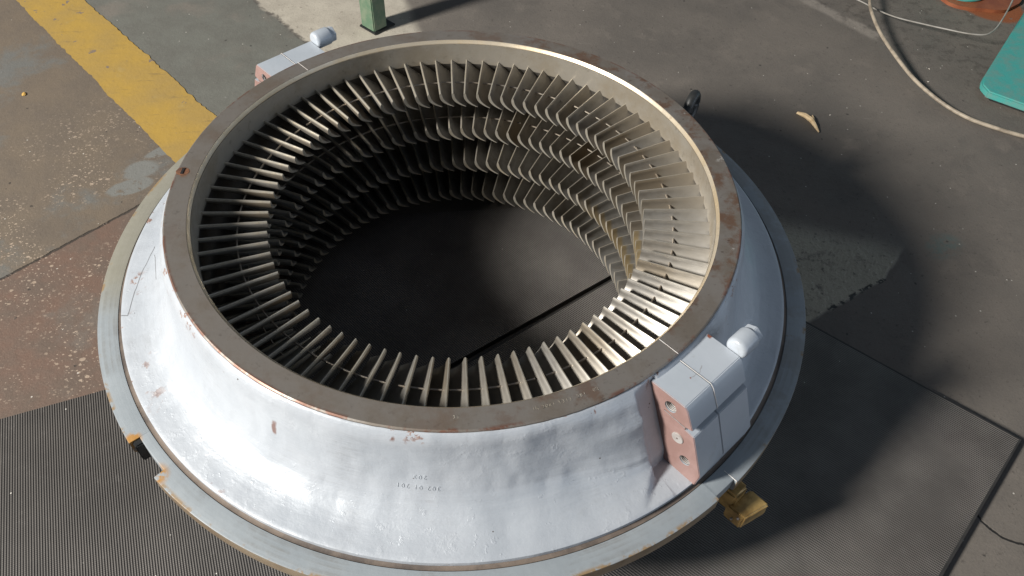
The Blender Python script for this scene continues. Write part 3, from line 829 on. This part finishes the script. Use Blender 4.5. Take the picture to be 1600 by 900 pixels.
# turquoise pedestal, right edge
pd = empty('machine_pedestal', (1.563, .80, 0))
tag(pd, 'low turquoise painted machine foot at the right edge of the floor', 'machine')
P = [(-.020, .034), (-.036, .004), (-.033, -.034), (.041, -.094), (.149, -.175), (.75, .12), (.65, .82)]
bm = prism(P, .014, .036); bevel(bm, .004, 2, 30)
obj('foot_slab', bm, M['teal'], pd)
bm = prism([(x*.94+.02, y*.94+.004) for x, y in P], .0004, .0138)
obj('plinth', bm, M['darkiron'], pd)
bm = prism([(.36, .10), (.66, .16), (.60, .52), (.42, .40)], .0362, .42); bevel(bm, .01, 2, 30)
obj('housing', bm, M['teal'], pd)

# round turquoise column on a red brown base, top right corner
mc = empty('machine_column', (1.735, 1.345, 0))
tag(mc, 'round turquoise machine foot on red brown base at top right', 'machine')
P = []
for k in range(40):
    a = 2*math.pi*k/40; q = 1+.10*mn.noise(Vector((math.cos(a)*2.2, math.sin(a)*2.2, 2)))
    P.append((.045+.155*q*math.cos(a), .035+.135*q*math.sin(a)))
obj('base_plate', prism(P, .0004, .012), M['redbrown'], mc)
bm = rod(Vector((-.01, .03, .0125)), Vector((0, 0, 1)), .085, .03, 48, r2=.08); bevel(bm, .004, 2, 40)
obj('foot', bm, M['teal'], mc)
obj('column', rod(Vector((-.01, .03, .043)), Vector((0, 0, 1)), .055, .35, 40), M['teal'], mc)

cab = [(1.404, 1.495, .05), (1.362, 1.293, .045), (1.333, 1.195, .045), (1.319, 1.073, .04), (1.329, .956, .03), (1.35, .849, .02), (1.392, .754, .011), (1.441, .688, .007), (1.496, .645, .006), (1.568, .601, .006), (1.687, .546, .006), (1.9, .47, .006)]
o = obj('cable', tube_bm(smooth_path(cab), .0056, 12), M['cable'])
tag(o, 'thick beige cable curving across the dusty floor at upper right', 'cable')
thin = [(1.20, 1.47, .008), (1.268, 1.419, .006), (1.356, 1.313, .006), (1.376, 1.244, .018), (1.413, 1.174, .03), (1.477, 1.127, .035), (1.535, 1.077, .045), (1.575, 1.038, .055), (1.615, 1.021, .06), (1.641, 1.025, .065), (1.678, 1.056, .07), (1.74, 1.13, .08), (1.8, 1.209, .09), (1.9, 1.33, .10)]
o = obj('cable', tube_bm(smooth_path(thin), .0024, 10), M['thin'])
tag(o, 'thin grey cable with a tight bend beside the turquoise machine', 'cable')

bm = tube_bm([(.961, .724, .004), (.978, .708, .0065), (.990, .687, .007), (.993, .665, .0065), (.996, .636, .004)], .0052, 7, taper=lambda t: .35+1.1*math.sin(math.pi*min(1, t*.9+.1)))
tube_bm([(.992, .672, .007), (.998, .694, .0075), (1.000, .709, .005)], .0042, 6, bm=bm, taper=lambda t: 1-.75*t)
for v in bm.verts: v.co += Vector((mn.noise(v.co*150), mn.noise(v.co*150+Vector((2, 0, 0))), 0))*.002
tag(obj('wood_splinter', bm, M['wood']), 'pale forked wood splinter on the grey floor', 'splinter')

def chip(name, x, y, sz, m, label, cat, seed):
    bm = bmesh.new()
    bmesh.ops.create_icosphere(bm, subdivisions=2, radius=1)
    for v in bm.verts:
        q = 1+.45*mn.noise(v.co*1.3+Vector((seed, 0, 0)))
        v.co = Vector((v.co.x*sz*q, v.co.y*sz*.6*q, (v.co.z*.22+.22)*sz))
    o = obj(name, bm, m, loc=(x, y, .0004)); o.rotation_euler.z = seed*1.7
    tag(o, label, cat)
chip('paint_chip', -1.187, .858, .0085, M['yellowchip'], 'small yellow paint chip on the brown floor left of the stripe', 'chip', 1)
chip('stone_chip', 1.406, .867, .0040, M['white'], 'tiny white chip close to the thick beige cable', 'chip', 2)
chip('stone_chip', 1.436, .932, .0034, M['white'], 'tiny white chip between beige cable and turquoise pedestal', 'chip', 3)
chip('stone_chip', 1.055, .715, .0030, M['white'], 'tiny white chip beside the wood splinter', 'chip', 4)

# ------------------------------------------------------------------ light: one low sunbeam-like lamp and the dim hall around
az, slope = R(21.5), 1.69
L = Vector((slope*math.cos(az), slope*math.sin(az), -1)).normalized()
ld = bpy.data.lights.new('window_light', 'AREA'); ld.shape = 'ELLIPSE'; ld.size = 1.15; ld.size_y = 1.85
ld.energy = 1760; ld.color = (1.0, .965, .905)
lo = bpy.data.objects.new('window_light', ld); COL.objects.link(lo)
lo.location = Vector((.15, .05, .15))-L*9.0
lo.rotation_euler = L.to_track_quat('-Z', 'Y').to_euler()

w = bpy.data.worlds.new('World'); scene.world = w; w.use_nodes = True
nt = w.node_tree; bg = nt.nodes['Background']
tc = nt.nodes.new('ShaderNodeTexCoord'); sx = nt.nodes.new('ShaderNodeSeparateXYZ'); nt.links.new(tc.outputs['Generated'], sx.inputs[0])
cr = nt.nodes.new('ShaderNodeValToRGB'); nt.links.new(sx.outputs[2], cr.inputs[0])
e = cr.color_ramp.elements
e[0].position = 0.0; e[0].color = (.22, .255, .30, 1)
e[1].position = 1.0; e[1].color = (.22, .26, .35, 1)
q = e.new(.86); q.color = (.05, .058, .072, 1)
for p, c in ((.06, (.25, .29, .34)), (.13, (.22, .26, .31)), (.26, (.085, .10, .122)), (.60, (.042, .05, .06))):
    q = e.new(p); q.color = (*c, 1)
# a brighter, bluish side of the hall on the right added as fill for the shaded walls
dt = nt.nodes.new('ShaderNodeVectorMath'); dt.operation = 'DOT_PRODUCT'; nt.links.new(tc.outputs['Generated'], dt.inputs[0]); dt.inputs[1].default_value = Vector((.88, -.34, .08)).normalized()
mr = nt.nodes.new('ShaderNodeMapRange'); nt.links.new(dt.outputs['Value'], mr.inputs[0]); mr.inputs[1].default_value = .55; mr.inputs[2].default_value = .97; mr.inputs[3].default_value = .50; mr.inputs[4].default_value = 7.0
mx = nt.nodes.new('ShaderNodeMix'); mx.data_type = 'RGBA'; mx.blend_type = 'MULTIPLY'; mx.inputs[0].default_value = 1
nt.links.new(cr.outputs[0], mx.inputs[6]); nt.links.new(mr.outputs[0], mx.inputs[7])
# and a paler band high on the far side added to brighten the shaded flange
d2 = nt.nodes.new('ShaderNodeVectorMath'); d2.operation = 'DOT_PRODUCT'; nt.links.new(tc.outputs['Generated'], d2.inputs[0]); d2.inputs[1].default_value = Vector((.45, .75, .62)).normalized()
m2 = nt.nodes.new('ShaderNodeMapRange'); nt.links.new(d2.outputs['Value'], m2.inputs[0]); m2.inputs[1].default_value = .80; m2.inputs[2].default_value = .98
ad = nt.nodes.new('ShaderNodeMix'); ad.data_type = 'RGBA'; ad.blend_type = 'ADD'; nt.links.new(m2.outputs[0], ad.inputs[0]); nt.links.new(mx.outputs[2], ad.inputs[6]); ad.inputs[7].default_value = (.17, .20, .235, 1)
nt.links.new(ad.outputs[2], bg.inputs[0]); bg.inputs[1].default_value = 1.0

# ------------------------------------------------------------------ camera
cd = bpy.data.cameras.new('camera'); cam = bpy.data.objects.new('camera', cd); COL.objects.link(cam)
F = Vector((.06414152, .64858688, -.75843321)); Rv = Vector((.99754744, -.06300784, .03048146)); U = Vector((.02801737, .75852823, .6510376))
mt = Matrix((Rv, U, -F)).transposed().to_4x4(); mt.translation = (0, -1.06680926, .96166689+H)
cam.matrix_world = mt
cd.sensor_width = 36; cd.lens = 1251.8/1600*36; cd.clip_start = .01; cd.clip_end = 200
scene.camera = cam
scene.view_settings.view_transform = 'Standard'; scene.view_settings.look = 'None'
scene.view_settings.exposure = 0; scene.view_settings.gamma = 1
scene.render.resolution_x, scene.render.resolution_y = 1024, 576
scene.cycles.use_denoising = True
scene.cycles.max_bounces = 8
